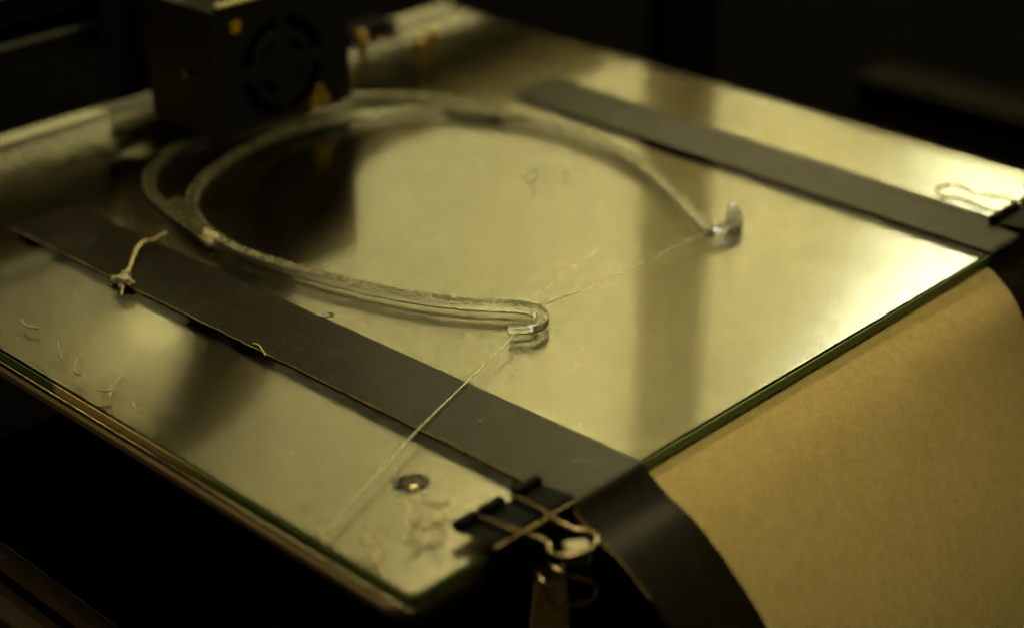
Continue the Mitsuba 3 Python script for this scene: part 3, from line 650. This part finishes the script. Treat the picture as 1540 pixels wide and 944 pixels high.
sc = trimesh.creation.cylinder(1.2, 1.6, sections=20); sc.apply_transform(trimesh.transformations.rotation_matrix(math.pi / 2, (0, 1, 0))); sc.apply_translation((EX0 - 0.6, 246, 27))
obj('screw', sc, 'brass', 'print_head', smooth=30)
nz = trimesh.creation.cone(3.4, 5.6, sections=24); nz.apply_transform(trimesh.transformations.rotation_matrix(math.pi, (1, 0, 0))); nz.apply_translation((157, 252, 6.2))
obj('nozzle', nz, 'brass', 'print_head', smooth=30)
obj('carriage_plate', box(128, 190, 296, 299.5, 3, 62, 0.5), 'black_metal', 'print_head', smooth=False)
obj('carriage_arm', box(140, 176, EY1 + 0.2, 295.8, 20, 46, 0.5), 'black_metal', 'print_head', smooth=False)
for x, z in ((148, 24), (135, 9)):
    nt = trimesh.creation.cylinder(3.2, 3.0, sections=6); nt.apply_transform(trimesh.transformations.rotation_matrix(math.pi / 2, (1, 0, 0))); nt.apply_translation((x, 294.3, z))
    obj('nut', nt, 'brass', 'print_head', smooth=False)
tag('print_head', 'black print head box with round fan grille and yellow warning triangle', 'print head')

# wiring of the head: a thick loom arching up to the left and a bundle running down to the right along the beam
for pts, r in (([(172, 282, 58), (186, 294, 100), (176, 306, 134), (146, 313, 147), (100, 316, 152), (30, 318, 160), (-60, 318, 170), (-200, 316, 176)], 14),
               ([(165, 282, 58), (172, 296, 92), (160, 308, 118), (130, 314, 128), (80, 316, 126), (10, 318, 120), (-200, 318, 110)], 11.0)):
    obj('cable', tube(spline(pts, 4), r, 10), 'black_plastic', 'cable_loom', smooth=True)
for k, (a, b) in enumerate(((0, 0), (5, 7), (10, 13), (-4, 16))):
    obj('cable', tube(spline([(170, 276 + k, 60 + b), (190 + a, 286, 62 + b), (214 + a, 298, 56 + b * .8), (244 + a, 307, 52 + b * .4), (300, 312, 51 + b * .2), (420, 314, 50.5 + k)], 3), 4.2, 8), 'black_plastic', 'cable_loom', smooth=True)
tag('cable_loom', 'black wiring loom above the print head and along the cross beam', 'cable')

# ------------------------------------------------------------------ gantry, posts, base rails
def rail(x0, x1, y0, y1, z0, z1, axis):
    """20 mm aluminium extrusion with a slot in each long face, as one closed profile swept along axis 0, 1 or 2"""
    a, b = [i for i in range(3) if i != axis]
    lo, hi = np.array([x0, y0, z0], float), np.array([x1, y1, z1], float)
    w, h = hi[a] - lo[a], hi[b] - lo[b]
    P = Polygon([(0, 0), (w, 0), (w, h), (0, h)]).buffer(-1).buffer(1)
    def slots(n, L): return [L * (k + 0.5) / n for k in range(n)]
    for c in slots(max(1, round(w / 20)), w):
        for yy in (0, h):
            s = 1 if yy == 0 else -1
            P = P.difference(Polygon([(c - 4.6, yy - s * 0.1), (c + 4.6, yy - s * 0.1), (c + 3.0, yy + s * 1.8), (c + 5.0, yy + s * 1.9), (c + 2.6, yy + s * 5.5), (c - 2.6, yy + s * 5.5), (c - 5.0, yy + s * 1.9), (c - 3.0, yy + s * 1.8)]))
    for c in slots(max(1, round(h / 20)), h):
        for xx in (0, w):
            s = 1 if xx == 0 else -1
            P = P.difference(Polygon([(xx - s * 0.1, c - 4.6), (xx - s * 0.1, c + 4.6), (xx + s * 1.8, c + 3.0), (xx + s * 1.9, c + 5.0), (xx + s * 5.5, c + 2.6), (xx + s * 5.5, c - 2.6), (xx + s * 1.9, c - 5.0), (xx + s * 1.8, c - 3.0)]))
    P = max(getattr(P, 'geoms', [P]), key=lambda g: g.area)
    m = trimesh.creation.extrude_polygon(P, hi[axis] - lo[axis], engine='earcut')
    v = np.array(m.vertices); o = np.zeros_like(v)
    o[:, a], o[:, b], o[:, axis] = v[:, 0] + lo[a], v[:, 1] + lo[b], v[:, 2] + lo[axis]
    m = mesh(o, m.faces); m.fix_normals()
    return m
obj('cross_beam', rail(-230, 530, 305, 325, 21, 48, 0), 'black_metal', 'printer_gantry', smooth=False)
obj('post', rail(494, 532, 326, 346, -139, 560, 2), 'black_metal', 'printer_gantry', smooth=False)
obj('belt', box(-225, 500, 301.5, 303.5, 52, 54), 'black_plastic', 'printer_gantry', smooth=False)
obj('bolt', tube([[391, 309, -22], [391, 309, -8], [391, 309, 8]], 4.0, 14), 'metal_plain', 'printer_gantry', smooth=30)
tag('printer_gantry', 'dark cross beam and upright post of the printer behind the glass', 'printer frame')
obj('base_rail', rail(-27, -7, -300, 330, -80, -60, 1), 'anodised', smooth=False, label='brownish slotted rail below the bed in the bottom left corner', category='rail')
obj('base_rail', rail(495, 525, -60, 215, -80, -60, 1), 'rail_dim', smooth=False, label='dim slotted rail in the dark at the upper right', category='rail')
obj('rear_base_bar', box(-300, 160, 218, 268, -100, -62, 1.0), 'dark_anodised', smooth=False, label='brown base bar in the dark under the left side of the bed', category='bar')
# spring and screw under the near corner
hs = np.linspace(0, 5 * 2 * np.pi, 160)
obj('coil', tube(np.c_[9 + 3.6 * np.cos(hs), 47 + 3.6 * np.sin(hs), -9 - hs / (10 * np.pi) * 24], 0.35, 8), 'dark_anodised', 'bed_spring', smooth=True)
kb = trimesh.creation.cylinder(9, 8, sections=24); kb.apply_translation((9, 47, -38))
obj('knob', kb, 'black_plastic', 'bed_spring', smooth=30)
tag('bed_spring', 'small levelling spring glinting in the dark under the bed corner', 'spring')

# gold balls added to stand for the glints of the back clip wires
for (x, y), lb in (((243, 288), 'added golden glint ball right beside the print head'), ((254, 266), 'added golden glint ball nearest the ring by the back clip'), ((264.5, 270), 'added golden glint ball on the right by the back clip')):
    b_ = trimesh.creation.icosphere(subdivisions=3, radius=2.5); b_.apply_translation((x, y, 3.2))
    f_ = trimesh.creation.cylinder(2.4, 1.0, sections=24); f_.apply_translation((x, y, 0.7))
    obj('glint_ball', join([b_, f_]), 'gold_metal', smooth=30, label=lb, category='glint ball')

# dried glue film, dust and hairline scratches on the glass
def film(cx, cy, rx, ry, seed, label):
    n, m = 12, 40
    v, u = [(cx, cy, 0.15)], [(0.5, 0.5)]
    for i in range(1, n + 1):
        for j in range(m):
            t = 2 * math.pi * j / m
            k = 1 + 0.25 * math.sin(3 * t + seed) + 0.15 * math.sin(5 * t + 2 * seed)
            v.append((cx + rx * k * i / n * math.cos(t), cy + ry * k * i / n * math.sin(t), 0.15))
            u.append((0.5 + 0.5 * i / n * math.cos(t), 0.5 + 0.5 * i / n * math.sin(t)))
    f = [(0, 1 + j, 1 + (j + 1) % m) for j in range(m)]
    for i in range(n - 1):
        for j in range(m):
            a, b_, c, d = 1 + i * m + j, 1 + i * m + (j + 1) % m, 1 + (i + 1) * m + (j + 1) % m, 1 + (i + 1) * m + j
            f += [(a, d, c), (a, c, b_)]
    obj('glue_smear', mesh(v, f), 'glue_film', smooth=False, uv=np.array(u), label=label, category='glue smear')
film(92, 276, 12, 14, 3.1, 'cloudy dried glue patch on the glass left of the print head')
film(107, 272, 9, 11, 7.7, 'cloudy dried glue patch on the glass nearest the print head corner')
film(126, 286, 22, 11, 12.3, 'broad pale glue haze by the rear lip beside the print head')
film(110, 256, 11, 8, 17.9, 'small greenish glue patch at the outside of the front bow')
film(127, 250, 12, 6, 23.5, 'thin glue streak under the print head at the bow')
dust = []
drng = np.random.default_rng(5)
for k in range(420):
    x, y = drng.uniform(2, 303), drng.uniform(2, 292)
    if 40 < x < 78 or 236 < x < 270:
        z = 0.72
    else:
        z = 0.12
    t = trimesh.creation.icosphere(subdivisions=0, radius=1.0)
    t.apply_scale(drng.uniform(0.04, 0.09)); t.apply_transform(trimesh.transformations.rotation_matrix(drng.uniform(0, 6), (0, 0, 1))); t.vertices[:, 0] *= drng.uniform(1, 2.6)
    t.apply_translation((x, y, z)); dust.append(t)
obj('dust', join(dust), 'flake_plastic', smooth=False, kind='stuff', label='fine pale dust specks scattered over the glass and tape', category='dust')
